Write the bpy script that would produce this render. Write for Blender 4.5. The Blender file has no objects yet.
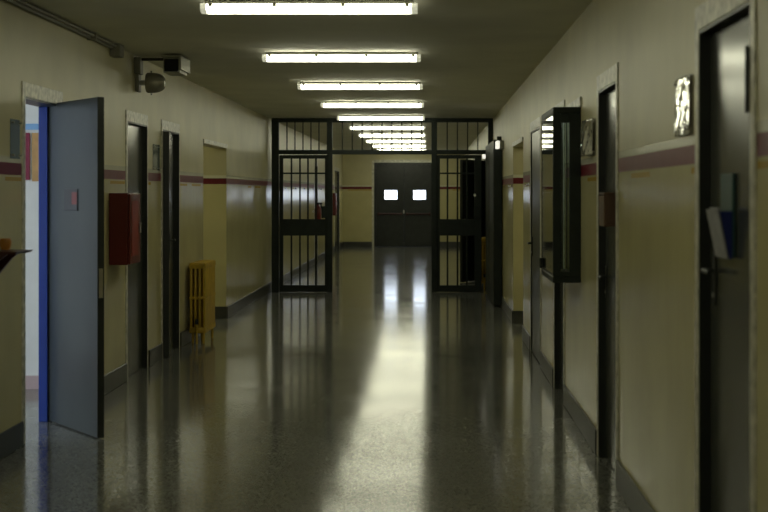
import bpy, bmesh, math, random
from mathutils import Vector, Matrix
random.seed(4)
S = bpy.context.scene
COL = S.collection
XR, XL, HC = 0.962, -2.423, 2.633     # corridor walls and ceiling height
YF = 41.7                             # far wall
YB = -3.0                             # wall behind the viewer
TH = 0.14                             # wall thickness

# ------------------------------------------------------------------ materials
def mat(name, color, rough=0.5, metal=0.0, noise=0.0, nscale=8.0, bump=0.0, bscale=60.0, spec=0.5, coat=0.0, stretch=None):
    m = bpy.data.materials.new(name); m.use_nodes = True
    nt = m.node_tree; b = nt.nodes['Principled BSDF']
    b.inputs['Base Color'].default_value = (*color, 1)
    b.inputs['Roughness'].default_value = rough
    b.inputs['Metallic'].default_value = metal
    b.inputs['Specular IOR Level'].default_value = spec
    b.inputs['Coat Weight'].default_value = coat
    tc = nt.nodes.new('ShaderNodeTexCoord')
    src = tc.outputs['Object']
    if stretch:
        mp = nt.nodes.new('ShaderNodeMapping'); mp.inputs['Scale'].default_value = stretch
        nt.links.new(src, mp.inputs['Vector']); src = mp.outputs['Vector']
    n = nt.nodes.new('ShaderNodeTexNoise'); n.inputs['Scale'].default_value = nscale
    n.inputs['Detail'].default_value = 4
    nt.links.new(src, n.inputs['Vector'])
    r = nt.nodes.new('ShaderNodeValToRGB')
    lo = [max(0, c * (1 - noise)) for c in color]; hi = [min(1, c * (1 + noise)) for c in color]
    r.color_ramp.elements[0].position = 0.3; r.color_ramp.elements[0].color = (*lo, 1)
    r.color_ramp.elements[1].position = 0.7; r.color_ramp.elements[1].color = (*hi, 1)
    nt.links.new(n.outputs['Fac'], r.inputs['Fac'])
    nt.links.new(r.outputs['Color'], b.inputs['Base Color'])
    if bump:
        n2 = nt.nodes.new('ShaderNodeTexNoise'); n2.inputs['Scale'].default_value = bscale
        nt.links.new(src, n2.inputs['Vector'])
        bp = nt.nodes.new('ShaderNodeBump'); bp.inputs['Strength'].default_value = bump
        bp.inputs['Distance'].default_value = 0.01
        nt.links.new(n2.outputs['Fac'], bp.inputs['Height'])
        nt.links.new(bp.outputs['Normal'], b.inputs['Normal'])
    return m

def emit(name, color, strength):
    m = bpy.data.materials.new(name); m.use_nodes = True
    nt = m.node_tree; b = nt.nodes['Principled BSDF']
    b.inputs['Base Color'].default_value = (0.8, 0.8, 0.78, 1)
    b.inputs['Emission Color'].default_value = (*color, 1)
    b.inputs['Emission Strength'].default_value = strength
    b.inputs['Roughness'].default_value = 0.4
    return m

def glass(name, tint=(0.9, 0.95, 0.95)):
    m = bpy.data.materials.new(name); m.use_nodes = True
    nt = m.node_tree; nt.nodes.remove(nt.nodes['Principled BSDF'])
    out = nt.nodes['Material Output']
    t = nt.nodes.new('ShaderNodeBsdfTransparent'); t.inputs['Color'].default_value = (*tint, 1)
    g = nt.nodes.new('ShaderNodeBsdfGlossy'); g.inputs['Roughness'].default_value = 0.03
    f = nt.nodes.new('ShaderNodeFresnel'); f.inputs['IOR'].default_value = 1.5
    mx = nt.nodes.new('ShaderNodeMixShader')
    nt.links.new(f.outputs['Fac'], mx.inputs['Fac']); nt.links.new(t.outputs[0], mx.inputs[1])
    nt.links.new(g.outputs[0], mx.inputs[2]); nt.links.new(mx.outputs[0], out.inputs['Surface'])
    return m

def wall_material():
    m = bpy.data.materials.new('enamelled_plaster'); m.use_nodes = True
    nt = m.node_tree; N = nt.nodes; L = nt.links; b = N['Principled BSDF']
    geo = N.new('ShaderNodeNewGeometry'); sep = N.new('ShaderNodeSeparateXYZ')
    L.new(geo.outputs['Position'], sep.inputs[0])
    def ramp(stops):
        d = N.new('ShaderNodeMath'); d.operation = 'DIVIDE'; d.inputs[1].default_value = 3.0
        L.new(sep.outputs['Z'], d.inputs[0])
        r = N.new('ShaderNodeValToRGB'); r.color_ramp.interpolation = 'CONSTANT'
        e = r.color_ramp.elements
        while len(e) > 1: e.remove(e[-1])
        e[0].position = 0; e[0].color = stops[0][1]
        for z, c in stops[1:]:
            k = e.new(z / 3.0); k.color = c
        L.new(d.outputs[0], r.inputs['Fac']); return r
    low = (0.60, 0.55, 0.285, 1); up = (0.60, 0.555, 0.33, 1)
    red = (0.15, 0.010, 0.018, 1); cream = (0.74, 0.72, 0.56, 1); yel = (0.50, 0.33, 0.04, 1)
    A = ramp([(0, low), (1.598, red), (1.669, cream), (1.70, up)])
    B = ramp([(0, low), (1.560, yel), (1.585, low), (1.598, red), (1.669, cream), (1.70, up)])
    mp = N.new('ShaderNodeMapping'); mp.inputs['Scale'].default_value = (1, 1, 0.02)
    L.new(geo.outputs['Position'], mp.inputs['Vector'])
    n = N.new('ShaderNodeTexNoise'); n.inputs['Scale'].default_value = 1.3; n.inputs['Detail'].default_value = 1
    L.new(mp.outputs[0], n.inputs['Vector'])
    g = N.new('ShaderNodeMath'); g.operation = 'GREATER_THAN'; g.inputs[1].default_value = 0.52
    L.new(n.outputs['Fac'], g.inputs[0])
    mx = N.new('ShaderNodeMix'); mx.data_type = 'RGBA'
    L.new(g.outputs[0], mx.inputs['Factor']); L.new(A.outputs['Color'], mx.inputs[6]); L.new(B.outputs['Color'], mx.inputs[7])
    # faint stains
    n2 = N.new('ShaderNodeTexNoise'); n2.inputs['Scale'].default_value = 2.0; n2.inputs['Detail'].default_value = 6
    L.new(geo.outputs['Position'], n2.inputs['Vector'])
    mr = N.new('ShaderNodeMapRange'); mr.inputs['From Min'].default_value = .3; mr.inputs['From Max'].default_value = .7
    mr.inputs['To Min'].default_value = .9; mr.inputs['To Max'].default_value = 1.05
    L.new(n2.outputs['Fac'], mr.inputs['Value'])
    ml = N.new('ShaderNodeMix'); ml.data_type = 'RGBA'; ml.blend_type = 'MULTIPLY'; ml.inputs['Factor'].default_value = 1
    L.new(mx.outputs[2], ml.inputs[6]); L.new(mr.outputs['Result'], ml.inputs[7])
    L.new(ml.outputs[2], b.inputs['Base Color'])
    b.inputs['Specular IOR Level'].default_value = .38
    R = ramp([(0, (.20,) * 3 + (1,)), (1.598, (.45,) * 3 + (1,)), (1.669, (.2,) * 3 + (1,)), (1.70, (.42,) * 3 + (1,))])
    L.new(R.outputs['Color'], b.inputs['Roughness'])
    # slightly wavy enamel, stretched vertically
    mp2 = N.new('ShaderNodeMapping'); mp2.inputs['Scale'].default_value = (1, 1, 0.15)
    L.new(geo.outputs['Position'], mp2.inputs['Vector'])
    n3 = N.new('ShaderNodeTexNoise'); n3.inputs['Scale'].default_value = 5.0; n3.inputs['Detail'].default_value = 2
    L.new(mp2.outputs[0], n3.inputs['Vector'])
    bp = N.new('ShaderNodeBump'); bp.inputs['Strength'].default_value = 0.12; bp.inputs['Distance'].default_value = 0.02
    L.new(n3.outputs['Fac'], bp.inputs['Height']); L.new(bp.outputs[0], b.inputs['Normal'])
    return m

def floor_material():
    m = bpy.data.materials.new('polished_terrazzo'); m.use_nodes = True
    nt = m.node_tree; N = nt.nodes; L = nt.links; b = N['Principled BSDF']
    geo = N.new('ShaderNodeNewGeometry')
    v = N.new('ShaderNodeTexVoronoi'); v.inputs['Scale'].default_value = 100
    L.new(geo.outputs['Position'], v.inputs['Vector'])
    r = N.new('ShaderNodeValToRGB'); e = r.color_ramp.elements
    e[0].position = 0.1; e[0].color = (.13, .133, .118, 1); e[1].position = 0.9; e[1].color = (.27, .275, .245, 1)
    sp = N.new('ShaderNodeSeparateColor'); L.new(v.outputs['Color'], sp.inputs[0]); L.new(sp.outputs[0], r.inputs['Fac'])
    # tile joints
    br = N.new('ShaderNodeTexBrick'); br.offset = 0; br.inputs['Scale'].default_value = 1
    br.inputs['Brick Width'].default_value = .4; br.inputs['Row Height'].default_value = .4
    br.inputs['Mortar Size'].default_value = .0015
    br.inputs['Color1'].default_value = (1, 1, 1, 1); br.inputs['Color2'].default_value = (.86, .86, .86, 1); br.inputs['Mortar'].default_value = (.55, .55, .5, 1)
    L.new(geo.outputs['Position'], br.inputs['Vector'])
    ml = N.new('ShaderNodeMix'); ml.data_type = 'RGBA'; ml.blend_type = 'MULTIPLY'; ml.inputs['Factor'].default_value = 1
    L.new(r.outputs['Color'], ml.inputs[6]); L.new(br.outputs['Color'], ml.inputs[7])
    L.new(ml.outputs[2], b.inputs['Base Color'])
    n = N.new('ShaderNodeTexNoise'); n.inputs['Scale'].default_value = 1.7; n.inputs['Detail'].default_value = 5
    L.new(geo.outputs['Position'], n.inputs['Vector'])
    mr = N.new('ShaderNodeMapRange'); mr.inputs['From Min'].default_value = .3; mr.inputs['From Max'].default_value = .7
    mr.inputs['To Min'].default_value = .09; mr.inputs['To Max'].default_value = .14
    L.new(n.outputs['Fac'], mr.inputs['Value']); L.new(mr.outputs['Result'], b.inputs['Roughness'])
    b.inputs['Specular IOR Level'].default_value = .36
    n3 = N.new('ShaderNodeTexNoise'); n3.inputs['Scale'].default_value = 3.0; n3.inputs['Detail'].default_value = 1
    L.new(geo.outputs['Position'], n3.inputs['Vector'])
    bp = N.new('ShaderNodeBump'); bp.inputs['Strength'].default_value = 0.015; bp.inputs['Distance'].default_value = 0.01
    L.new(n3.outputs['Fac'], bp.inputs['Height']); L.new(bp.outputs[0], b.inputs['Normal'])
    return m

LAMP = (0.96, 0.955, 0.70)
M = dict(
    wall=wall_material(), floor=floor_material(),
    ceil=mat('ceiling_paint', (.86, .85, .76), .8, noise=.06, nscale=1.5),
    base=mat('dark_skirting', (.050, .052, .045), .35, noise=.15, nscale=5),
    zinc=mat('galvanised_steel', (.62, .60, .50), .40, .10, noise=.35, nscale=22),
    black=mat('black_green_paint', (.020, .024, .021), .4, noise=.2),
    leaf=mat('dark_grey_door_paint', (.065, .070, .060), .20, noise=.12, nscale=3, bump=.05, bscale=4, stretch=(1, 1, .2)),
    leafgrey=mat('blue_grey_door_paint', (.042, .051, .050), .32, noise=.10, nscale=4),
    gate=mat('gate_enamel', (.014, .020, .016), .5, noise=.2, spec=.3),
    blue=mat('blue_gloss_paint', (.02, .055, .33), .35, noise=.06),
    red=mat('dark_red_enamel', (.13, .012, .010), .3, noise=.1, nscale=4),
    redstrong=mat('red_enamel', (.30, .02, .02), .35, noise=.1),
    ochre=mat('ochre_radiator_paint', (.52, .34, .03), .4, noise=.15, nscale=10),
    hous=mat('grey_lamp_housing', (.30, .30, .26), .45, noise=.08),
    cap=emit('milky_end_cap', LAMP, .45),
    tube=emit('lit_diffuser', LAMP, 11.5),
    emerg=emit('emergency_diffuser', (1.0, .97, .85), .9),
    day=emit('frosted_daylight_pane', (.76, .86, 1.0), 7.0),
    sky=emit('bright_window_pane', (.78, .87, 1.0), 8.5),
    glass=glass('clear_glass'),
    steel=mat('brushed_steel', (.55, .54, .5), .3, .9, noise=.1),
    pipe=mat('grey_plastic_conduit', (.22, .215, .17), .5, noise=.08),
    pipedark=mat('dark_cable', (.03, .03, .025), .5, noise=.1),
    plaque=mat('crinkled_plastic_sleeve', (.42, .41, .32), .08, noise=.25, nscale=30, bump=.0, bscale=22, spec=1.0, coat=1),
    paperpale=mat('pale_paper', (.45, .44, .36), .6, noise=.15, nscale=20),
    plaqueblue=mat('blue_grey_sign', (.16, .20, .20), .1, noise=.1, spec=.6),
    bell=mat('grey_bell_enamel', (.30, .29, .23), .25, .3, noise=.1),
    lens=mat('dark_front_glass', (.006, .006, .007), .12, noise=.1),
    alu=mat('dull_aluminium', (.42, .42, .36), .4, .5, noise=.1),
    brown=mat('brown_wood', (.14, .075, .045), .4, noise=.3, nscale=7, stretch=(1, 1, .2)),
    teal=mat('teal_plastic', (.045, .11, .115), .35, noise=.05),
    navy=mat('blue_plastic', (.015, .03, .20), .35, noise=.05),
    paper=mat('grey_printed_paper', (.34, .34, .36), .6, noise=.2, nscale=30),
    maroon=mat('maroon_paint', (.055, .012, .012), .35, noise=.1),
    orange=mat('orange_clay', (.45, .19, .03), .5, noise=.2),
    roomwall=mat('white_room_paint', (.78, .80, .83), .6, noise=.03),
    pink=mat('pink_skirting', (.55, .42, .45), .5, noise=.05),
    skyblue=mat('sky_blue_paint', (.24, .48, .85), .5, noise=.04),
    wine=mat('wine_red_print', (.22, .01, .05), .5, noise=.08),
    tan=mat('tan_print', (.55, .33, .13), .5, noise=.15, nscale=12),
    signdark=mat('dark_sign_plate', (.03, .032, .035), .35, noise=.1),
    signred=mat('faded_red_print', (.22, .06, .055), .5, noise=.1),
    signgrey=mat('grey_print', (.07, .075, .08), .5, noise=.1),
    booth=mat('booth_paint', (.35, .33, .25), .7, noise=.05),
    rubber=mat('black_rubber', (.01, .01, .01), .6),
)

# ------------------------------------------------------------------ mesh helpers
ORG = {}
class MB:
    def __init__(s): s.bm = bmesh.new()
    def box(s, x0, x1, y0, y1, z0, z1, bev=0.0, seg=2, mtx=None):
        r = bmesh.ops.create_cube(s.bm, size=1)
        vs = r['verts']
        for v in vs:
            v.co = Vector(((x0 + x1) / 2 + v.co.x * abs(x1 - x0), (y0 + y1) / 2 + v.co.y * abs(y1 - y0), (z0 + z1) / 2 + v.co.z * abs(z1 - z0)))
        if bev:
            ed = list({e for v in vs for e in v.link_edges})
            q = bmesh.ops.bevel(s.bm, geom=ed, offset=bev, segments=seg, affect='EDGES', profile=.5)
            vs = list({v for f in q['faces'] for v in f.verts} | {v for v in vs if v.is_valid})
        if mtx:
            bmesh.ops.transform(s.bm, matrix=mtx, verts=vs)
        return s
    def cyl(s, p0, p1, r, n=16, r2=None):
        p0, p1 = Vector(p0), Vector(p1); d = p1 - p0
        q = bmesh.ops.create_cone(s.bm, cap_ends=True, segments=n, radius1=r, radius2=r if r2 is None else r2, depth=d.length)
        m = Matrix.Translation((p0 + p1) / 2) @ d.to_track_quat('Z', 'Y').to_matrix().to_4x4()
        bmesh.ops.transform(s.bm, matrix=m, verts=q['verts']); return s
    def lathe(s, prof, mtx, n=32):
        rings = []
        for (r, h) in prof:
            if r < 1e-5: rings.append([s.bm.verts.new(mtx @ Vector((0, 0, h)))])
            else: rings.append([s.bm.verts.new(mtx @ Vector((r * math.cos(2 * math.pi * k / n), r * math.sin(2 * math.pi * k / n), h))) for k in range(n)])
        for a, b in zip(rings, rings[1:]):
            for k in range(n):
                k2 = (k + 1) % n
                f = [a[k % len(a)]] + ([a[k2]] if len(a) > 1 else []) + ([b[k2]] if len(b) > 1 else []) + [b[k % len(b)]]
                if len(f) > 2: s.bm.faces.new(f)
        bmesh.ops.recalc_face_normals(s.bm, faces=s.bm.faces[:]); return s
    def prism(s, pts, axis, a, b):
        """pts: 2D outline; extruded along axis from a to b"""
        def P(u, v, w): return {'x': (w, u, v), 'y': (u, w, v), 'z': (u, v, w)}[axis]
        A = [s.bm.verts.new(P(u, v, a)) for u, v in pts]; B = [s.bm.verts.new(P(u, v, b)) for u, v in pts]
        s.bm.faces.new(A); s.bm.faces.new(B[::-1])
        for k in range(len(pts)):
            k2 = (k + 1) % len(pts); s.bm.faces.new([A[k], A[k2], B[k2], B[k]])
        bmesh.ops.recalc_face_normals(s.bm, faces=s.bm.faces[:]); return s
    def build(s, name, m, parent=None, org=None, label=None, smooth=False):
        o = ORG[parent.name] if parent else Vector(org or (0, 0, 0))
        bmesh.ops.translate(s.bm, verts=s.bm.verts[:], vec=-o)
        me = bpy.data.meshes.new(name); s.bm.to_mesh(me); s.bm.free()
        me.materials.append(m)
        if smooth:
            for p in me.polygons: p.use_smooth = True
            try: me.set_sharp_from_angle(angle=math.radians(40))
            except Exception: pass
        ob = bpy.data.objects.new(name, me); COL.objects.link(ob)
        if parent: ob.parent = parent
        else: ob.location = o
        ORG[ob.name] = o
        if label: ob['label'] = label
        return ob

def tag(o, label, cat, group=None, kind=None):
    o['label'] = label; o['category'] = cat
    if group: o['group'] = group
    if kind: o['kind'] = kind
    return o
def empty(name, loc, label=None, cat=None, group=None, kind=None):
    o = bpy.data.objects.new(name, None); COL.objects.link(o)
    o.location = loc; o.empty_display_size = .1; ORG[o.name] = Vector(loc)
    return tag(o, label, cat, group, kind)
def copy_tree(o, parent=None):
    c = o.copy(); COL.objects.link(c)
    if parent: c.parent = parent
    for ch in o.children: copy_tree(ch, c)
    return c

# ------------------------------------------------------------------ the setting
def struct(o, label, cat):
    o['kind'] = 'structure'; o['label'] = label; o['category'] = cat; return o

def pierced(mb, x0, x1, ya, yb, z1, holes):
    """wall slab along Y with rectangular holes (y0, y1, z0, z1)"""
    y = ya
    for (h0, h1, b, t) in sorted(holes):
        mb.box(x0, x1, y, h0, 0, z1)
        if b > 0: mb.box(x0, x1, h0, h1, 0, b)
        mb.box(x0, x1, h0, h1, t, z1)
        y = h1
    mb.box(x0, x1, y, yb, 0, z1)

DT = 2.077
L_HOLES = [(8.975, 9.86, 0, DT), (12.02, 12.86, 0, DT), (13.60, 14.50, 0, DT), (16.07, 17.9, 0, 2.045), (31.6, 32.4, 0, DT), (38.2, 40.2, 0, DT)]
R_HOLES = [(4.475, 5.335, 0, DT), (7.70, 8.51, 0, DT), (9.6, 10.2, .97, 2.046), (10.72, 11.50, 0, DT), (12.98, 14.18, 0, DT), (15.4, 17.25, 0, 2.04), (25.0, 25.95, 0, DT), (33.0, 33.9, 0, DT)]

struct(MB().box(-7, 4.4, YB - .2, YF + .2, -.15, 0).build('floor', M['floor']), 'polished dark speckled terrazzo floor of the corridor', 'floor')
struct(MB().box(-7, 4.4, YB - .2, YF + .2, HC, HC + .15).build('ceiling', M['ceil']), 'flat dull cream ceiling over the corridor', 'ceiling')
w = MB(); pierced(w, XL - TH, XL, YB, YF, HC, L_HOLES)
struct(w.build('wall_left', M['wall']), 'cream glossy wall with maroon band and yellow radiator', 'wall')
w = MB(); pierced(w, XR, XR + TH, YB, YF, HC, R_HOLES)
struct(w.build('wall_right', M['wall']), 'cream glossy wall with maroon band and dark narrow doors', 'wall')
w = MB()
w.box(XL - TH, -1.54, YF, YF + .2, 0, HC); w.box(.125, XR + TH, YF, YF + .2, 0, HC); w.box(-1.54, .125, YF, YF + .2, 2.36, HC)
struct(w.build('wall_far', M['wall']), 'cream end wall with red band around the double doors', 'wall')
struct(MB().box(XL - TH, XR + TH, YB - .2, YB, 0, HC).build('wall_back', M['wall']), 'cream wall closing the near end of the corridor', 'wall')
# side passages
struct(MB().box(XL - 2.6, XL - TH, 17.9, 18.1, 0, HC).build('wall_left_passage', M['wall']), 'yellowish wall face inside the doorless opening beyond the radiator', 'wall')
struct(MB().box(XL - 2.6, XL - TH, 15.87, 16.07, 0, HC).box(XL - 2.8, XL - 2.6, 15.87, 18.1, 0, HC).build('wall_left_passage_end', M['wall']), 'hidden walls of the side passage beyond the radiator', 'wall')
struct(MB().box(XR + TH, XR + 2.6, 17.25, 17.45, 0, HC).build('wall_right_passage', M['wall']), 'yellowish wall face inside the doorless opening before the gate', 'wall')
struct(MB().box(XR + TH, XR + 2.6, 15.2, 15.4, 0, HC).box(XR + 2.6, XR + 2.8, 15.2, 17.45, 0, HC).build('wall_right_passage_end', M['wall']), 'hidden walls of the side passage before the gate', 'wall')
# daylit room behind the open door
w = MB().box(-6.6, XL - TH, 11.5, 11.7, 0, HC).box(-6.6, XL - TH, 5.2, 5.4, 0, HC)
w.box(-6.8, -6.6, 5.2, 6.2, 0, HC).box(-6.8, -6.6, 9.2, 11.7, 0, HC).box(-6.8, -6.6, 6.2, 9.2, 0, .9).box(-6.8, -6.6, 6.2, 9.2, 2.35, HC)
struct(w.build('wall_room', M['roomwall']), 'white wall of the daylit room behind the open door', 'wall')
rw = struct(empty('window_1', (-6.7, 7.7, .9)), 'bright window lighting the room behind the open door', 'window')
MB().box(-6.72, -6.70, 6.24, 9.16, .94, 2.31).build('pane', M['sky'], rw)
f = MB().box(-6.76, -6.66, 6.2, 9.2, .9, .96).box(-6.76, -6.66, 6.2, 9.2, 2.29, 2.35)
for y in (6.2, 7.67, 9.14): f.box(-6.76, -6.66, y, y + .06, .9, 2.35)
f.build('window_frame', M['roomwall'], rw)
struct(MB().box(-6.6, XL - TH, 11.47, 11.5, 0, .1).build('baseboard_room', M['pink']), 'pale pink skirting in the daylit room', 'baseboard')
struct(MB().box(-6.6, XL - TH, 11.485, 11.5, 1.985, 2.03).build('trim_1', M['skyblue']), 'sky blue strip along the white room wall', 'trim')
# guard booth behind the bay window
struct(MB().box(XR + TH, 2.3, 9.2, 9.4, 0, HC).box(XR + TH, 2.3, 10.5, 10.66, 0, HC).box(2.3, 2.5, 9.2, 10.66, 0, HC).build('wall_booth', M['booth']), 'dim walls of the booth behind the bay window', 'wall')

# skirting, interrupted at the openings
def skirt(x0, x1, ya, yb, holes):
    mb = MB(); y = ya
    for h in sorted(holes):
        if h[2] > 0: continue
        mb.box(x0, x1, y, h[0] - .066, 0, .145, .004, 1); y = h[1] + .066
    mb.box(x0, x1, y, yb, 0, .145, .004, 1)
    return mb
mb = skirt(XL, XL + .014, YB, YF, [h if abs(h[0] - 16.07) > .1 else (16.136, 17.834, 0, 2) for h in L_HOLES])
struct(mb.build('baseboard_left', M['base']), 'dark grey skirting along the wall with the radiator', 'baseboard')
mb = skirt(XR - .014, XR, YB, YF, [h if abs(h[0] - 15.4) > .1 else (15.466, 17.184, 0, 2) for h in R_HOLES])
struct(mb.build('baseboard_right', M['base']), 'dark grey skirting along the wall with the bay window', 'baseboard')
struct(MB().box(XL + .014, -1.60, YF - .014, YF, 0, .145).build('baseboard_far', M['base']), 'dark skirting on the end wall, left of the double doors', 'baseboard')
struct(MB().box(.19, XR - .014, YF - .014, YF, 0, .145).build('baseboard_end', M['base']), 'dark skirting on the end wall, right of the double doors', 'baseboard')
struct(MB().box(XL - 2.6, XL, 17.886, 17.9, 0, .145).build('baseboard_left_passage', M['base']), 'dark skirting inside the opening beyond the radiator', 'baseboard')
struct(MB().box(XR, XR + 2.6, 17.236, 17.25, 0, .145).build('baseboard_right_passage', M['base']), 'dark skirting inside the opening before the gate', 'baseboard')
# dark lintel edges of the two passages
struct(MB().box(XL - TH, XL + .012, 16.05, 17.92, 2.045 - .012, 2.045 + .035).build('trim_2', M['zinc']), 'thin metal edge over the opening beyond the radiator', 'trim')
struct(MB().box(XR - .012, XR + TH, 15.38, 17.27, 2.04 - .012, 2.04 + .035).build('trim_3', M['zinc']), 'thin metal edge over the opening before the gate', 'trim')

# ------------------------------------------------------------------ doors
def lever(root, x, y, z, sx, dy):
    """handle plate and lever on a leaf face at x; sx = direction towards the corridor; dy = lever direction"""
    h = MB().box(x, x + sx * .008, y - .02, y + .02, z - .09, z + .09, .003, 1).build('handle', M['black'], root)
    MB().cyl((x + sx * .008, y, z - .055), (x + sx * .012, y, z - .055), .009, 12).build('keyhole', M['steel'], h)
    g = MB().cyl((x + sx * .008, y, z + .03), (x + sx * .05, y, z + .03), .009, 12)
    g.cyl((x + sx * .045, y, z + .03), (x + sx * .045, y + dy * .12, z + .03), .009, 12)
    g.build('lever', M['black'], h, smooth=True)

def door(n, side, y0, y1, label, leafmat='leaf', recess=.06, top=DT, handle_y=None, leaf=True, fw=.066, fw_far=.066):
    sx = 1 if side == 'r' else -1           # into the wall
    X = XR if sx > 0 else XL
    r = struct(empty('door_%d' % n, (X, (y0 + y1) / 2, 0)), label, 'door')
    a, b = X - sx * .007, X + sx * .03
    f = MB().box(a, b, y0 - fw, y0, 0, top + .088, .003, 1).box(a, b, y1, y1 + fw_far, 0, top + .088, .003, 1).box(a, b, y0, y1, top, top + .088, .003, 1)
    f.build('door_frame', M['zinc'], r)
    c, d = X - sx * .004, X + sx * TH
    MB().box(c, d, y0, y0 + .006, 0, top).box(c, d, y1 - .012, y1, 0, top).box(c, d, y0 + .006, y1 - .012, top - .012, top).build('door_lining', M['black'], r, label='black painted reveal')
    if leaf:
        p, q = X + sx * recess, X + sx * (recess + .045)
        MB().box(p, q, y0 + .016, y1 - .016, .006, top - .016, .003, 1).build('door_leaf', M[leafmat], r)
        if handle_y is not None:
            lever(r, p, handle_y, 1.0, -sx, 1 if handle_y < (y0 + y1) / 2 else -1)
    return r

dA = door(1, 'r', 4.475, 5.335, 'dark steel door carrying a blue leaflet holder', recess=.035)
lever(dA, XR + .035, 5.22, 1.20, -1, -1)
hg = MB().cyl((XR - .008, 4.49, 1.74), (XR - .008, 4.49, 1.94), .010, 12).cyl((XR - .008, 4.49, .25), (XR - .008, 4.49, .45), .010, 12)
hg.build('hinge', M['black'], dA, smooth=True)
dB = door(2, 'r', 7.70, 8.51, 'narrow dark door carrying a brown wooden box', recess=.035, handle_y=8.42)
dC = door(3, 'r', 10.72, 11.50, 'dark door half hidden behind the steel bay window', recess=.035, handle_y=11.4)
dD = door(4, 'r', 12.98, 14.18, 'grey door flush with the wall past the bay window', leafmat='leafgrey', recess=.004, handle_y=14.05)

# open blue-grey door into the daylit room
d1 = door(5, 'l', 8.975, 9.86, 'open blue-grey door leading into a bright daylit room', leaf=False, fw_far=.03)
MB().box(-2.562, -2.503, 9.828, 9.848, 0, DT - .012, .003, 1).build('blue_jamb', M['blue'], d1, label='bright blue inner jamb')
hx, hy, dx, dy = -2.494, 9.84, .554, -.8325
LM = Matrix(((dx, -dy, 0, hx), (dy, dx, 0, hy), (0, 0, 1, 0), (0, 0, 0, 1)))   # local x along leaf, local y = +p (thickness, towards the far side)
LL = .853
leaf = MB().box(0, LL, 0, .042, .008, 2.085, .002, 1, LM).build('door_leaf', M['leafgrey'], d1)
MB().box(LL, LL + .003, .0, .042, .008, 2.085, 0, 1, LM).build('leaf_edge', M['black'], leaf, label='black painted edge')
MB().box(LL + .003, LL + .006, .009, .033, .86, 1.04, 0, 1, LM).build('lock_plate', M['steel'], leaf)
MB().box(.02, LL - .02, .042, .046, .02, 2.07, 0, 1, LM).build('back_sheet', M['leaf'], leaf)
for z in (.3, 1.05, 1.8):
    h = MB(); p0 = LM @ Vector((-.004, .0, z - .05)); p1 = LM @ Vector((-.004, .0, z + .05)); h.cyl(p0, p1, .009, 12).build('hinge', M['black'], d1, smooth=True)
sg = tag(MB().box(.29, .53, -.006, -.0005, 1.388, 1.527, .002, 1, LM).build('door_sign', M['signdark'], org=(-2.2, 9.5, 1.45)), 'small dark sign with faded red square on the open blue-grey door', 'sign')
MB().box(.36, .52, -.0075, -.006, 1.400, 1.425, 0, 1, LM).build('grey_strip', M['signgrey'], sg)
MB().box(.43, .52, -.0075, -.006, 1.428, 1.505, 0, 1, LM).build('red_square', M['signred'], sg)

d2 = door(6, 'l', 12.02, 12.86, 'closed dark door behind the red hose cabinet', recess=.035, fw_far=.022, handle_y=12.1)
# the next door stands ajar: hinged at its far jamb, free edge a hand's width into the corridor
d3 = door(7, 'l', 13.60, 14.50, 'dark door ajar between the hose cabinet and the radiator', leaf=False, fw_far=.022)
A3 = math.radians(7.0)
L3M = Matrix(((math.sin(A3), math.cos(A3), 0, XL - .10), (-math.cos(A3), math.sin(A3), 0, 14.48), (0, 0, 1, 0), (0, 0, 0, 1)))
l3 = MB().box(.0, .86, 0, .05, .008, DT - .02, .003, 1, L3M).build('door_leaf', M['leaf'], d3)
MB().box(.86, .864, -.002, .052, .008, DT - .02, 0, 1, L3M).build('leaf_edge', M['black'], l3, label='black painted edge')
h3 = MB().box(.78, .82, .05, .058, .95, 1.13, .002, 1, L3M).build('handle', M['black'], d3)
MB().cyl(L3M @ Vector((.80, .055, 1.07)), L3M @ Vector((.80, .10, 1.07)), .009, 12).cyl(L3M @ Vector((.80, .095, 1.07)), L3M @ Vector((.68, .095, 1.07)), .009, 12).build('lever', M['black'], h3, smooth=True)

door(8, 'l', 31.6, 32.4, 'dark door on the wall beyond the left gate panel', recess=.03)
door(9, 'l', 38.2, 40.2, 'dark door next to the end wall beyond the gate', recess=.04)
door(10, 'r', 33.0, 33.9, 'dark door on the wall far beyond the right gate panel', recess=.05)
d11 = door(11, 'r', 25.0, 25.95, 'dark door standing open behind the right gate panel', leaf=False)
A = Vector((.955, 25.90)); B = Vector((.49, 25.05)); u = (B - A).normalized()
LMX = Matrix(((u.x, -u.y, 0, A.x), (u.y, u.x, 0, A.y), (0, 0, 1, 0), (0, 0, 0, 1)))
l11 = MB().box(0, .93, 0, .045, .008, 2.06, .003, 1, LMX).build('door_leaf', M['black'], d11)
MB().cyl(LMX @ Vector((.86, 0, 1.05)), LMX @ Vector((.86, .06, 1.05)), .02, 12).build('knob', M['steel'], l11, smooth=True)
MB().box(XR + TH, XR + TH + .02, 24.9, 26.05, 0, 2.2).build('dark_backing', M['black'], d11)

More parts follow.
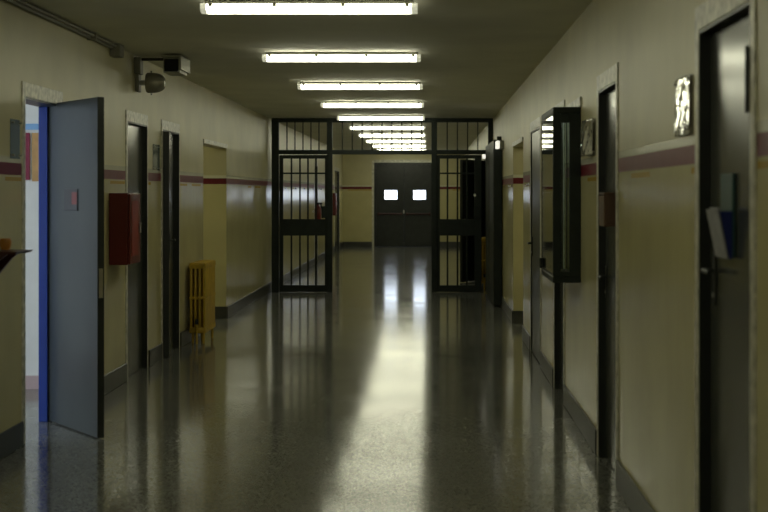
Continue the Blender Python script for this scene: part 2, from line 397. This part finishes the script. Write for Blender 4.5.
# far double doors
fd = struct(empty('door_12', (-.7075, YF, 0)), 'dark double doors with two lit panes at the end', 'door')
MB().box(-1.60, -1.54, YF - .02, YF + .06, 0, 2.40).box(.125, .185, YF - .02, YF + .06, 0, 2.40).box(-1.54, .125, YF - .02, YF + .06, 2.345, 2.42).build('door_frame', M['zinc'], fd)
MB().box(-1.54, -1.49, YF - .01, YF + .1, 0, 2.345).box(.075, .125, YF - .01, YF + .1, 0, 2.345).box(-1.49, .075, YF - .01, YF + .1, 2.29, 2.345).build('door_lining', M['black'], fd)
for x0, x1, wx0, wx1 in ((-1.487, -.711, -1.245, -.905), (-.704, .072, -.445, -.110)):
    l = MB().box(x0, wx0, YF + .03, YF + .075, .008, 2.287).box(wx1, x1, YF + .03, YF + .075, .008, 2.287).box(wx0, wx1, YF + .03, YF + .075, .008, 1.325).box(wx0, wx1, YF + .03, YF + .075, 1.57, 2.287)
    lf = l.build('door_leaf', M['black'], fd)
    MB().box(wx0, wx1, YF + .045, YF + .055, 1.325, 1.57).build('pane', M['day'], lf, label='frosted pane bright with daylight')
    MB().box(wx0 - .02, wx0, YF + .022, YF + .03, 1.305, 1.59).box(wx1, wx1 + .02, YF + .022, YF + .03, 1.305, 1.59).box(wx0, wx1, YF + .022, YF + .03, 1.305, 1.325).box(wx0, wx1, YF + .022, YF + .03, 1.57, 1.59).build('pane_bead', M['black'], lf)
    MB().cyl((x0 + .07, YF - .02, .92), (x1 - .07, YF - .02, .92), .022, 14).box(x0 + .05, x0 + .10, YF - .03, YF + .03, .88, .96).box(x1 - .10, x1 - .05, YF - .03, YF + .03, .88, .96).build('push_bar', M['maroon'], lf, label='dark red push bar', smooth=True)
MB().box(-.73, -.70, YF + .015, YF + .03, .93, 1.03).cyl((-.715, YF - .01, .985), (-.715, YF + .03, .985), .022, 14).build('handle', M['steel'], fd, smooth=True)

# ------------------------------------------------------------------ bay window on the right wall
bw = struct(empty('window_2', (.87, 10.03, .93)), 'dark steel bay window standing out from the wall', 'window')
bx0, bx1, by0, by1, bz0, bz1 = .784, XR - .001, 9.52, 10.5, .93, 2.046
MB().box(bx0, bx1, by0, by1, bz0, bz0 + .04, .004, 1).box(bx0, bx1, by0, by1, bz1 - .04, bz1, .004, 1).build('casing', M['gate'], bw)
MB().box(bx0, bx0 + .05, by0, by0 + .03, bz0 + .04, bz1 - .04, .003, 1).box(bx1 - .072, bx1, by0, by0 + .03, bz0 + .04, bz1 - .04, .003, 1).box(bx0 + .05, bx1 - .072, by0, by0 + .03, bz0 + .04, bz0 + .07).box(bx0 + .05, bx1 - .072, by0, by0 + .03, bz1 - .10, bz1 - .04).build('side_frame', M['gate'], bw)
MB().box(bx0 + .05, bx1 - .072, by0 + .012, by0 + .018, bz0 + .07, bz1 - .10).build('side_glass', M['glass'], bw)
MB().box(bx0, bx0 + .03, by1 - .03, by1, bz0 + .04, bz1 - .04, .003, 1).box(bx1 - .006, bx1, by1 - .03, by1, bz0 + .04, bz1 - .04, .003, 1).build('far_frame', M['gate'], bw)
MB().box(bx0 + .03, bx1 - .006, by1 - .018, by1 - .012, bz0 + .04, bz1 - .04).build('far_glass', M['glass'], bw)
MB().box(bx0 + .002, bx0 + .026, by0 + .03, by1 - .03, bz0 + .04, bz0 + .055).box(bx0 + .002, bx0 + .026, by0 + .03, by1 - .03, bz1 - .055, bz1 - .04).build('front_frame', M['gate'], bw)
MB().box(bx0 + .002, bx0 + .010, by0 + .03, by1 - .03, bz0 + .055, bz1 - .055).build('front_glass', M['glass'], bw)
MB().box(bx0 - .02, bx0, by1 - .10, by1 - .04, bz0 + .05, bz0 + .12, .004, 1).build('latch', M['black'], bw)
MB().box(XR - .014, XR + .03, 9.46, 10.42, bz1 + .002, bz1 + .062, .003, 1).build('lintel', M['zinc'], bw)

# ------------------------------------------------------------------ barred gate across the corridor
GY, GS = 22.7, 1500 / 22.7
def gx(p): return (p - 429.5) / GS
gate = empty('security_gate', (gx(383), GY, 0), 'dark green-black barred steel gate standing across the corridor', 'gate')
for a, b in ((271.8, 279), (327, 332.5), (431.5, 437), (488, 494)):
    b2 = min(gx(b), XR - .002); a2 = max(gx(a), XL + .002)
    MB().box(a2, b2, GY - .04, GY + .04, 0, HC - .002, .005, 1).build('post', M['gate'], gate)
MB().box(gx(279), gx(488), GY - .035, GY + .035, 2.57, HC - .002, .004, 1).build('top_beam', M['gate'], gate)
MB().box(gx(279), gx(488), GY - .038, GY + .038, 2.085, 2.15, .004, 1).build('transom_rail', M['gate'], gate)
for a, b, n in ((279, 327, 5), (332.5, 431.5, 9), (437, 488, 4)):
    for k in range(1, n + 1):
        x = gx(a + (b - a) * k / (n + 1))
        MB().cyl((x, GY, 2.15), (x, GY, 2.57), .009, 10).build('transom_bar', M['gate'], gate, smooth=True)
def panel(a, b, sl, sr, bars, lockx):
    p = MB()
    x0, x1 = gx(a), gx(b)
    p.box(x0, gx(a + sl), GY - .022, GY + .022, .003, 2.075, .003, 1).box(gx(b - sr), x1, GY - .022, GY + .022, .003, 2.075, .003, 1)
    xa, xb = gx(a + sl), gx(b - sr)
    p.box(xa, xb, GY - .02, GY + .02, 2.02, 2.075).box(xa, xb, GY - .02, GY + .02, .003, .105)
    p.box(xa, xb, GY - .02, GY + .02, .855, 1.105).box(xa, xb, GY - .01, GY + .01, 1.785, 1.81)
    pn = p.build('gate_panel', M['gate'], gate)
    for x in bars:
        for z0, z1 in ((.105, .855), (1.105, 2.02)):
            MB().cyl((gx(x), GY, z0), (gx(x), GY, z1), .0135, 10).build('bar', M['gate'], pn, smooth=True)
    lk = MB().box(gx(lockx) - .05, gx(lockx) + .05, GY - .045, GY - .0215, 1.12, 1.30, .004, 1).build('lock_box', M['gate'], pn)
    return pn
panel(279.5, 327, 3.8, 2.0, (291.5, 300, 308, 316), 325)
pr = panel(437, 481.5, 3, 7, (447.5, 457.5, 467), 477)
MB().cyl((gx(474.5), GY - .05, 1.47), (gx(474.5), GY - .02, 1.47), .022, 14).build('lock_cylinder', M['steel'], pr, smooth=True)
gl = MB().box(.845, .953, 19.7, 21.12, .02, 2.20, .006, 2).box(.845, .953, 21.14, 22.64, .02, 2.20, .006, 2).build('folding_leaf', M['gate'], gate, label='solid leaf folded back along the wall')
MB().cyl((.92, 19.76, 2.20), (.92, 19.76, 2.245), .03, 12).build('top_bolt', M['gate'], gl, smooth=True)
MB().box(.840, .845, 19.8, 21.02, .2, 1.0).box(.840, .845, 19.8, 21.02, 1.1, 2.08).box(.840, .845, 21.24, 22.5, .2, 1.0).box(.840, .845, 21.24, 22.5, 1.1, 2.08).build('leaf_sheet', M['gate'], gl)

# ------------------------------------------------------------------ ceiling lights
LX0, LX1, LZ = -1.341, -.071, 2.557
YS = [8.84 + 3.24 * k for k in range(-3, 10)] + [40.4]  # row starts with out-of-view battens added to brighten the near walls
cxm = (LX0 + LX1) / 2
def make_light(y):
    t = empty('ceiling_light', (cxm, y, HC))
    ORG[t.name] = Vector((cxm, y, HC))
    MB().prism([(y - .062, HC - .026), (y + .062, HC - .026), (y + .040, HC - .001), (y - .040, HC - .001)], 'x', LX0 + .02, LX1 - .02).build('housing', M['hous'], t)
    n = 10
    pts = [(y + .068 * math.cos(math.pi + math.pi * k / n), HC - .050 + .026 * math.sin(math.pi + math.pi * k / n)) for k in range(n + 1)] + [(y + .062, HC - .026), (y - .062, HC - .026)]
    MB().prism(pts, 'x', LX0 + .035, LX1 - .035).build('diffuser', M['tube'], t, smooth=True)
    for a, b in ((LX0, LX0 + .035), (LX1 - .035, LX1)):
        pts2 = [(y + .074 * math.cos(math.pi + math.pi * k / n), HC - .050 + .027 * math.sin(math.pi + math.pi * k / n)) for k in range(n + 1)] + [(y + .064, HC - .022), (y - .064, HC - .022)]
        MB().prism(pts2, 'x', a, b).build('end_cap', M['cap'], t, label='milky end cap')
    for x in (LX0 + .06, LX0 + .435, LX1 - .435, LX1 - .06):
        for s in (-1, 1):
            MB().box(x - .012, x + .012, y + s * .079 - .006, y + s * .079 + .006, HC - .044, HC - .018, .002, 1).build('clip', M['pipe'], t, label='grey clip')
    return t
LLAB = ['lit fluorescent batten by the wall at the near end of the corridor', 'lit fluorescent batten before the leaflet holder door', 'lit fluorescent batten above the leaflet holder door',
        'lit fluorescent batten on ceiling nearest to the camera', 'lit fluorescent batten second along the ceiling row', 'lit fluorescent batten third along the ceiling row',
        'lit fluorescent batten fourth along the ceiling row', 'lit fluorescent batten fifth along the row, just in front of gate',
        'lit fluorescent batten first beyond the barred gate', 'lit fluorescent batten second beyond the barred gate', 'lit fluorescent batten third beyond the barred gate',
        'lit fluorescent batten fourth beyond the barred gate', 'lit fluorescent batten farthest of the clearly visible row beyond the gate', 'lit fluorescent batten hidden behind the gate rail, over the end double doors']  # last batten is added out of sight to brighten the end wall
proto = make_light(YS[0])
for k, y in enumerate(YS):
    o = proto if k == 0 else copy_tree(proto)
    o.location = (cxm, y, HC)
    tag(o, LLAB[k], 'ceiling light', 'fluorescent battens along the corridor ceiling')

for (x, y, lab) in ((XL - 1.5, 16.9, 'fluorescent batten inside the side passage beyond the radiator'), (XR + 1.5, 16.3, 'fluorescent batten inside the side passage before the gate')):  # unseen battens added to brighten the passage wall faces
    o = copy_tree(proto); o.location = (x, y, HC)
    tag(o, lab, 'ceiling light', 'fluorescent battens in the side passages')
# emergency lamps on the right wall
def emergency(y, z, label):
    t = empty('emergency_light', (XR, y, z), label, 'wall light', 'small emergency lamps on the wall by the gate')
    MB().box(.905, XR - .001, y - .15, y + .15, z - .055, z + .055, .006, 2).build('housing', M['hous'], t)
    MB().box(.862, .905, y - .145, y + .145, z - .05, z + .05, .008, 2).build('diffuser', M['emerg'], t)
emergency(19.5, 2.125, 'small white emergency lamp over the folded leaf before the gate')
emergency(24.35, 2.11, 'small white emergency lamp behind the right gate panel')

# ------------------------------------------------------------------ radiators
def radiator(y0, xs, sgn, label, n=14):
    """xs: wall face; sgn: direction into the corridor"""
    pitch = .05; D = .165; off = .035
    yc = y0 + n * pitch / 2
    t = empty('radiator', (xs + sgn * (off + D / 2), yc, 0), label, 'radiator', 'ochre column radiators')
    xa = xs + sgn * off
    for k in range(n):
        y = y0 + pitch * (k + .5)
        m = MB()
        for c in range(4):
            x = xa + sgn * (.018 + c * (D - .036) / 3)
            m.box(x - .0125, x + .0125, y - .0205, y + .0205, .15, .77, .009, 2)
        for z0, z1 in ((.105, .165), (.44, .47), (.745, .805)):
            x0, x1 = sorted((xa, xa + sgn * D))
            m.box(x0, x1, y - .0225, y + .0225, z0, z1, .010, 2)
        m.build('section', M['ochre'], t, smooth=True)
    for y in (y0 + .05, y0 + n * pitch - .05):
        for x in (xa + sgn * .03, xa + sgn * (D - .03)):
            MB().cyl((x, y, 0), (x, y, .12), .013, 12, .016).build('foot', M['ochre'], t, smooth=True)
    xm = xa + sgn * D / 2
    v = MB().cyl((xm, y0 - .05, .17), (xm, y0, .17), .013, 12).cyl((xm, y0 - .05, .002), (xm, y0 - .05, .20), .011, 12).build('pipe', M['ochre'], t, smooth=True)
    MB().cyl((xm, y0 - .05, .20), (xm, y0 - .05, .25), .02, 14, .017).build('valve', M['rubber'], v, smooth=True)
    return t
radiator(14.90, XL, 1, 'ochre cast iron radiator standing by the door ajar')
radiator(23.15, XR, -1, 'dim ochre radiator behind the right gate panel', 12)

# ------------------------------------------------------------------ red hose cabinets
def hose(y0, label, group):
    x0, x1 = XL + .001, XL + .163
    t = empty('hose_cabinet', (XL, y0 + .2, .955), label, 'cabinet', group)
    MB().box(x0, x1 - .018, y0, y0 + .40, .955, 1.5, .006, 2).build('body', M['red'], t)
    d = MB().box(x1 - .016, x1, y0 + .004, y0 + .396, .96, 1.495, .004, 2).build('door', M['red'], t)
    MB().box(x1, x1 + .012, y0 + .34, y0 + .37, 1.19, 1.27, .003, 1).build('latch', M['steel'], d)
    MB().box(x1, x1 + .003, y0 + .05, y0 + .30, 1.02, 1.44, .001, 1).build('door_panel', M['redstrong'], d)
hose(11.33, 'dark red hose cabinet on the wall beside the open blue-grey door', 'red hose cabinets')
hose(36.2, 'small distant red hose cabinet on the wall beyond the gate', 'red hose cabinets')
ex = empty('fire_extinguisher', (XL + .10, 31.1, .92), 'small dark red extinguisher hanging beyond the left gate panel', 'fire extinguisher')
Mx = Matrix.Translation((XL + .11, 31.1, .92))
MB().lathe([(0, 0), (.06, 0), (.07, .015), (.07, .26), (.05, .30), (.02, .325), (.02, .345), (0, .345)], Mx, 24).build('cylinder', M['red'], ex, smooth=True)
MB().box(XL + .09, XL + .20, 31.085, 31.115, 1.263, 1.30, .004, 1).box(XL + .095, XL + .125, 31.085, 31.115, 1.24, 1.29).build('handle', M['rubber'], ex)
MB().cyl((XL + .17, 31.1, 1.27), (XL + .21, 31.1, 1.08), .012, 10).build('hose', M['rubber'], ex, smooth=True)
MB().box(XL + .001, XL + .045, 31.06, 31.14, 1.10, 1.14).build('bracket', M['steel'], ex)

# ------------------------------------------------------------------ wall-mounted equipment, upper left
bl = empty('alarm_bell', (XL, 12.4, 2.41), 'round grey alarm bell on bracket under the security camera', 'alarm bell')
MB().box(XL + .001, XL + .03, 12.34, 12.46, 2.335, 2.49, .006, 2).build('back_plate', M['pipe'], bl)
MB().cyl((XL + .03, 12.4, 2.41), (XL + .10, 12.4, 2.41), .022, 16).build('spindle', M['alu'], bl, smooth=True)
prof = [(0, -.01), (.078, -.01), (.084, 0), (.084, .03)] + [(.084 * math.cos(t * math.pi / 20) ** .6, .03 + .115 * math.sin(t * math.pi / 20)) for t in range(1, 11)]
prof[-1] = (0, .145)
MB().lathe(prof, Matrix.Translation((XL + .095, 12.4, 2.41)) @ Matrix.Rotation(math.pi / 2, 4, 'Y'), 40).build('gong', M['bell'], bl, smooth=True)
for s in (-1, 1):
    MB().cyl((XL + .125, 12.4, 2.41 + s * .08), (XL + .125, 12.4, 2.41 + s * .10), .008, 10).build('screw', M['alu'], bl, smooth=True)

cam_ = empty('security_camera', (XL, 12.35, 2.6), 'boxy security camera on wall arm, dark square front, above the bell', 'security camera')
MB().box(XL + .001, XL + .055, 12.29, 12.41, 2.475, 2.615, .006, 2).build('wall_bracket', M['pipe'], cam_)
MB().cyl((XL + .05, 12.35, 2.60), (XL + .27, 12.35, 2.60), .012, 14).build('arm', M['pipedark'], cam_, smooth=True)
cb = MB().box(-2.165, -2.03, 12.2, 12.55, 2.478, 2.60, .005, 2).build('camera_body', M['alu'], cam_)
MB().box(-2.157, -2.042, 12.19, 12.2, 2.488, 2.59, .003, 1).build('front_glass', M['lens'], cb)
MB().box(-2.175, -2.01, 12.14, 12.60, 2.602, 2.614, .003, 1).box(-2.028, -2.01, 12.14, 12.60, 2.50, 2.602, .003, 1).build('sun_hood', M['alu'], cb)

cd = empty('cable_conduit', (XL + .03, 8, 2.6), 'grey conduit pair running along the top of the wall over the open door', 'conduit')
MB().cyl((XL + .018, YB + .3, 2.602), (XL + .018, 11.36, 2.602), .014, 12).build('pipe', M['pipe'], cd, smooth=True)
MB().cyl((XL + .046, YB + .3, 2.614), (XL + .046, 11.36, 2.614), .011, 12).build('pipe', M['pipe'], cd, smooth=True)
for k in range(3):
    y = 6.2 + k * 2.2
    MB().box(XL + .001, XL + .066, y, y + .02, 2.582, 2.63, .002, 1).build('saddle', M['pipe'], cd)
jb = MB().box(XL + .001, XL + .08, 11.36, 11.50, 2.535, 2.631, .006, 2).build('junction_box', M['pipe'], cd)
MB().box(XL + .08, XL + .084, 11.375, 11.485, 2.548, 2.618, .002, 1).build('box_lid', M['pipe'], jb)

# ------------------------------------------------------------------ signs beside the doors
def plaque(side, y0, y1, z0, z1, m, label):
    sx = -1 if side == 'r' else 1; X = XR if side == 'r' else XL
    t = empty('door_plaque', (X, (y0 + y1) / 2, z0), label, 'sign', 'plaques beside the doors')
    MB().box(X + sx * .001, X + sx * .004, y0, y1, z0, z1, .001, 1).build('plate', M['plaqueblue' if side == 'l' else 'paperpale'], t)
    if side == 'r':
        mb = MB(); ny, nz = 40, 28; rg = random.Random(int(y0 * 100)); g = {}
        wv = [(rg.uniform(.5, 1) / n_, rg.uniform(0, 6.3), rg.uniform(0, 6.3), n_) for n_ in (2, 3, 4, 5, 6, 7, 8)]
        for a_ in range(ny + 1):
            for b_ in range(nz + 1):
                u, v = a_ / ny, b_ / nz
                h = sum(k * math.sin(n_ * 3.1 * u + p + math.cos(n_ * v * 1.3 + q)) * math.cos(n_ * 2.6 * v + q) for k, p, q, n_ in wv)
                g[a_, b_] = mb.bm.verts.new((X + sx * (.0135 + (.0036 * h if y0 < 7 else .0012 * h + .07 * u * (y1 - y0) + .035 * (1 - v) * (z1 - z0))), y0 + u * (y1 - y0), z0 + v * (z1 - z0)))
        for a_ in range(ny):
            for b_ in range(nz): mb.bm.faces.new([g[a_, b_], g[a_ + 1, b_], g[a_ + 1, b_ + 1], g[a_, b_ + 1]])
        bmesh.ops.recalc_face_normals(mb.bm, faces=mb.bm.faces[:])
        o = mb.build('plastic_sleeve', M['plaque'], t, smooth=True)
        so = o.modifiers.new('thickness', 'SOLIDIFY'); so.thickness = .0015
    for y in (y0 + .02, y1 - .02):
        for z in (z0 + .02, z1 - .02):
            MB().cyl((X + sx * .003, y, z), (X + sx * .022, y, z), .006, 10).build('screw', M['steel'], t, smooth=True)
plaque('r', 5.47, 5.79, 1.715, 1.935, 'plaque', 'shiny clear sign reflecting lights beside the leaflet holder door')
plaque('r', 8.68, 9.06, 1.72, 1.935, 'plaque', 'small shiny sign on the wall between wooden box door and bay window')
plaque('l', 8.66, 8.86, 1.70, 1.93, 'plaqueblue', 'dull blue-grey sign beside the open blue-grey door')
plaque('l', 13.13, 13.45, 1.70, 1.93, 'plaqueblue', 'dull blue-grey sign between the closed door and the one ajar')

# ------------------------------------------------------------------ leaflet holder and box on the right-hand doors
XLF = XR + .035
lh = empty('leaflet_holder', (XLF, 4.97, 1.29), 'blue and teal leaflet holder screwed to the dark steel door', 'leaflet holder')
MB().box(XLF - .012, XLF - .001, 4.88, 5.08, 1.29, 1.565, .003, 1).build('back_plate', M['teal'], lh, label='teal back plate')
MB().prism([(XLF - .012, 1.285), (XLF - .022, 1.285), (XLF - .052, 1.44), (XLF - .012, 1.44)], 'y', 4.88, 4.895).prism([(XLF - .012, 1.285), (XLF - .022, 1.285), (XLF - .052, 1.44), (XLF - .012, 1.44)], 'y', 5.065, 5.08).prism([(XLF - .012, 1.285), (XLF - .022, 1.285), (XLF - .028, 1.30), (XLF - .012, 1.30)], 'y', 4.895, 5.065).build('pocket', M['navy'], lh, label='blue pocket sides')
MB().prism([(XLF - .023, 1.285), (XLF - .028, 1.285), (XLF - .061, 1.445), (XLF - .056, 1.445)], 'y', 4.88, 5.08).build('front_plate', M['paper'], lh, label='pale printed front')
lf_ = tag(MB().prism([(XLF - .028, 1.302), (XLF - .03, 1.302), (XLF - .054, 1.452), (XLF - .044, 1.452)], 'y', 4.91, 5.05).build('leaflet_stack', M['paper'], org=(XLF - .06, 4.97, 1.302)), 'stack of pale leaflets inside the blue holder', 'leaflets')

XB = XR + .035
bx = empty('wooden_box', (XB, 7.92, 1.33), 'small brown wooden box mounted on the narrow dark door', 'box')
MB().box(XB - .078, XB - .001, 7.80, 8.03, 1.325, 1.345, .002, 1).box(XB - .012, XB - .001, 7.80, 8.03, 1.345, 1.49).box(XB - .078, XB - .012, 7.80, 7.815, 1.345, 1.49, .002, 1).box(XB - .078, XB - .012, 8.015, 8.03, 1.345, 1.49, .002, 1).build('body', M['brown'], bx)
MB().box(XB - .09, XB - .078, 7.80, 8.03, 1.325, 1.485, .003, 1).build('front_board', M['brown'], bx)
MB().box(XB - .09, XB - .001, 7.795, 8.035, 1.491, 1.503, .003, 1).build('lid', M['brown'], bx)

# ------------------------------------------------------------------ shelf at the left edge
sh = empty('wall_shelf', (XL, 8.25, 1.18), 'dark maroon bracket shelf jutting from the wall before the open door', 'shelf')
MB().prism([(XL + .001, 1.165), (XL + .21, 1.172), (XL + .225, 1.185), (XL + .001, 1.19)], 'y', 8.0, 8.32).build('board', M['maroon'], sh)
for y in (8.03, 8.26):
    MB().prism([(XL + .001, 1.165), (XL + .16, 1.17), (XL + .12, 1.14), (XL + .03, 1.03), (XL + .001, 1.02)], 'y', y, y + .03).build('bracket', M['maroon'], sh)
pt = empty('orange_pot', (XL + .10, 8.2, 1.19), 'tiny orange pot standing on the maroon bracket shelf', 'pot')
MB().lathe([(0, 0), (.022, 0), (.030, .02), (.033, .045), (.026, .062), (.023, .060), (.024, .045), (0, .012)], Matrix.Translation((XL + .105, 8.2, 1.1895)), 24).build('pot_body', M['orange'], pt, smooth=True)

# ------------------------------------------------------------------ pictures in the daylit room
tag(MB().box(-3.35, -3.062, 11.48, 11.499, 1.60, 1.96).build('poster', M['wine'], org=(-3.15, 11.49, 1.6)), 'wine red poster on white wall of the daylit room', 'poster', 'posters in the daylit room')
tag(MB().box(-3.042, -2.80, 11.48, 11.499, 1.59, 1.96).build('poster', M['tan'], org=(-2.92, 11.49, 1.6)), 'tan poster on white wall of the daylit room', 'poster', 'posters in the daylit room')

# ------------------------------------------------------------------ world, camera, view
wd = bpy.data.worlds.new('dim_surroundings'); S.world = wd; wd.use_nodes = True
wd.node_tree.nodes['Background'].inputs[0].default_value = (.5, .6, .8, 1)
wd.node_tree.nodes['Background'].inputs[1].default_value = .02
cd_ = bpy.data.cameras.new('camera'); co = bpy.data.objects.new('camera', cd_); COL.objects.link(co)
co.location = (0, 0, 1.5); co.rotation_euler = (math.pi / 2, 0, 0)
cd_.sensor_width = 36; cd_.lens = 1500 / 768 * 36
cd_.shift_x = -45.5 / 768; cd_.shift_y = -63 / 768
cd_.clip_start = .05; cd_.clip_end = 200
cd_.dof.use_dof = True; cd_.dof.focus_distance = 15; cd_.dof.aperture_fstop = 4.0
S.camera = co
S.view_settings.view_transform = 'Standard'; S.view_settings.look = 'None'
S.view_settings.gamma = 1; S.view_settings.use_curve_mapping = False
S.view_settings.exposure = 0.0
S.cycles.max_bounces = 10; S.cycles.diffuse_bounces = 5; S.cycles.glossy_bounces = 5
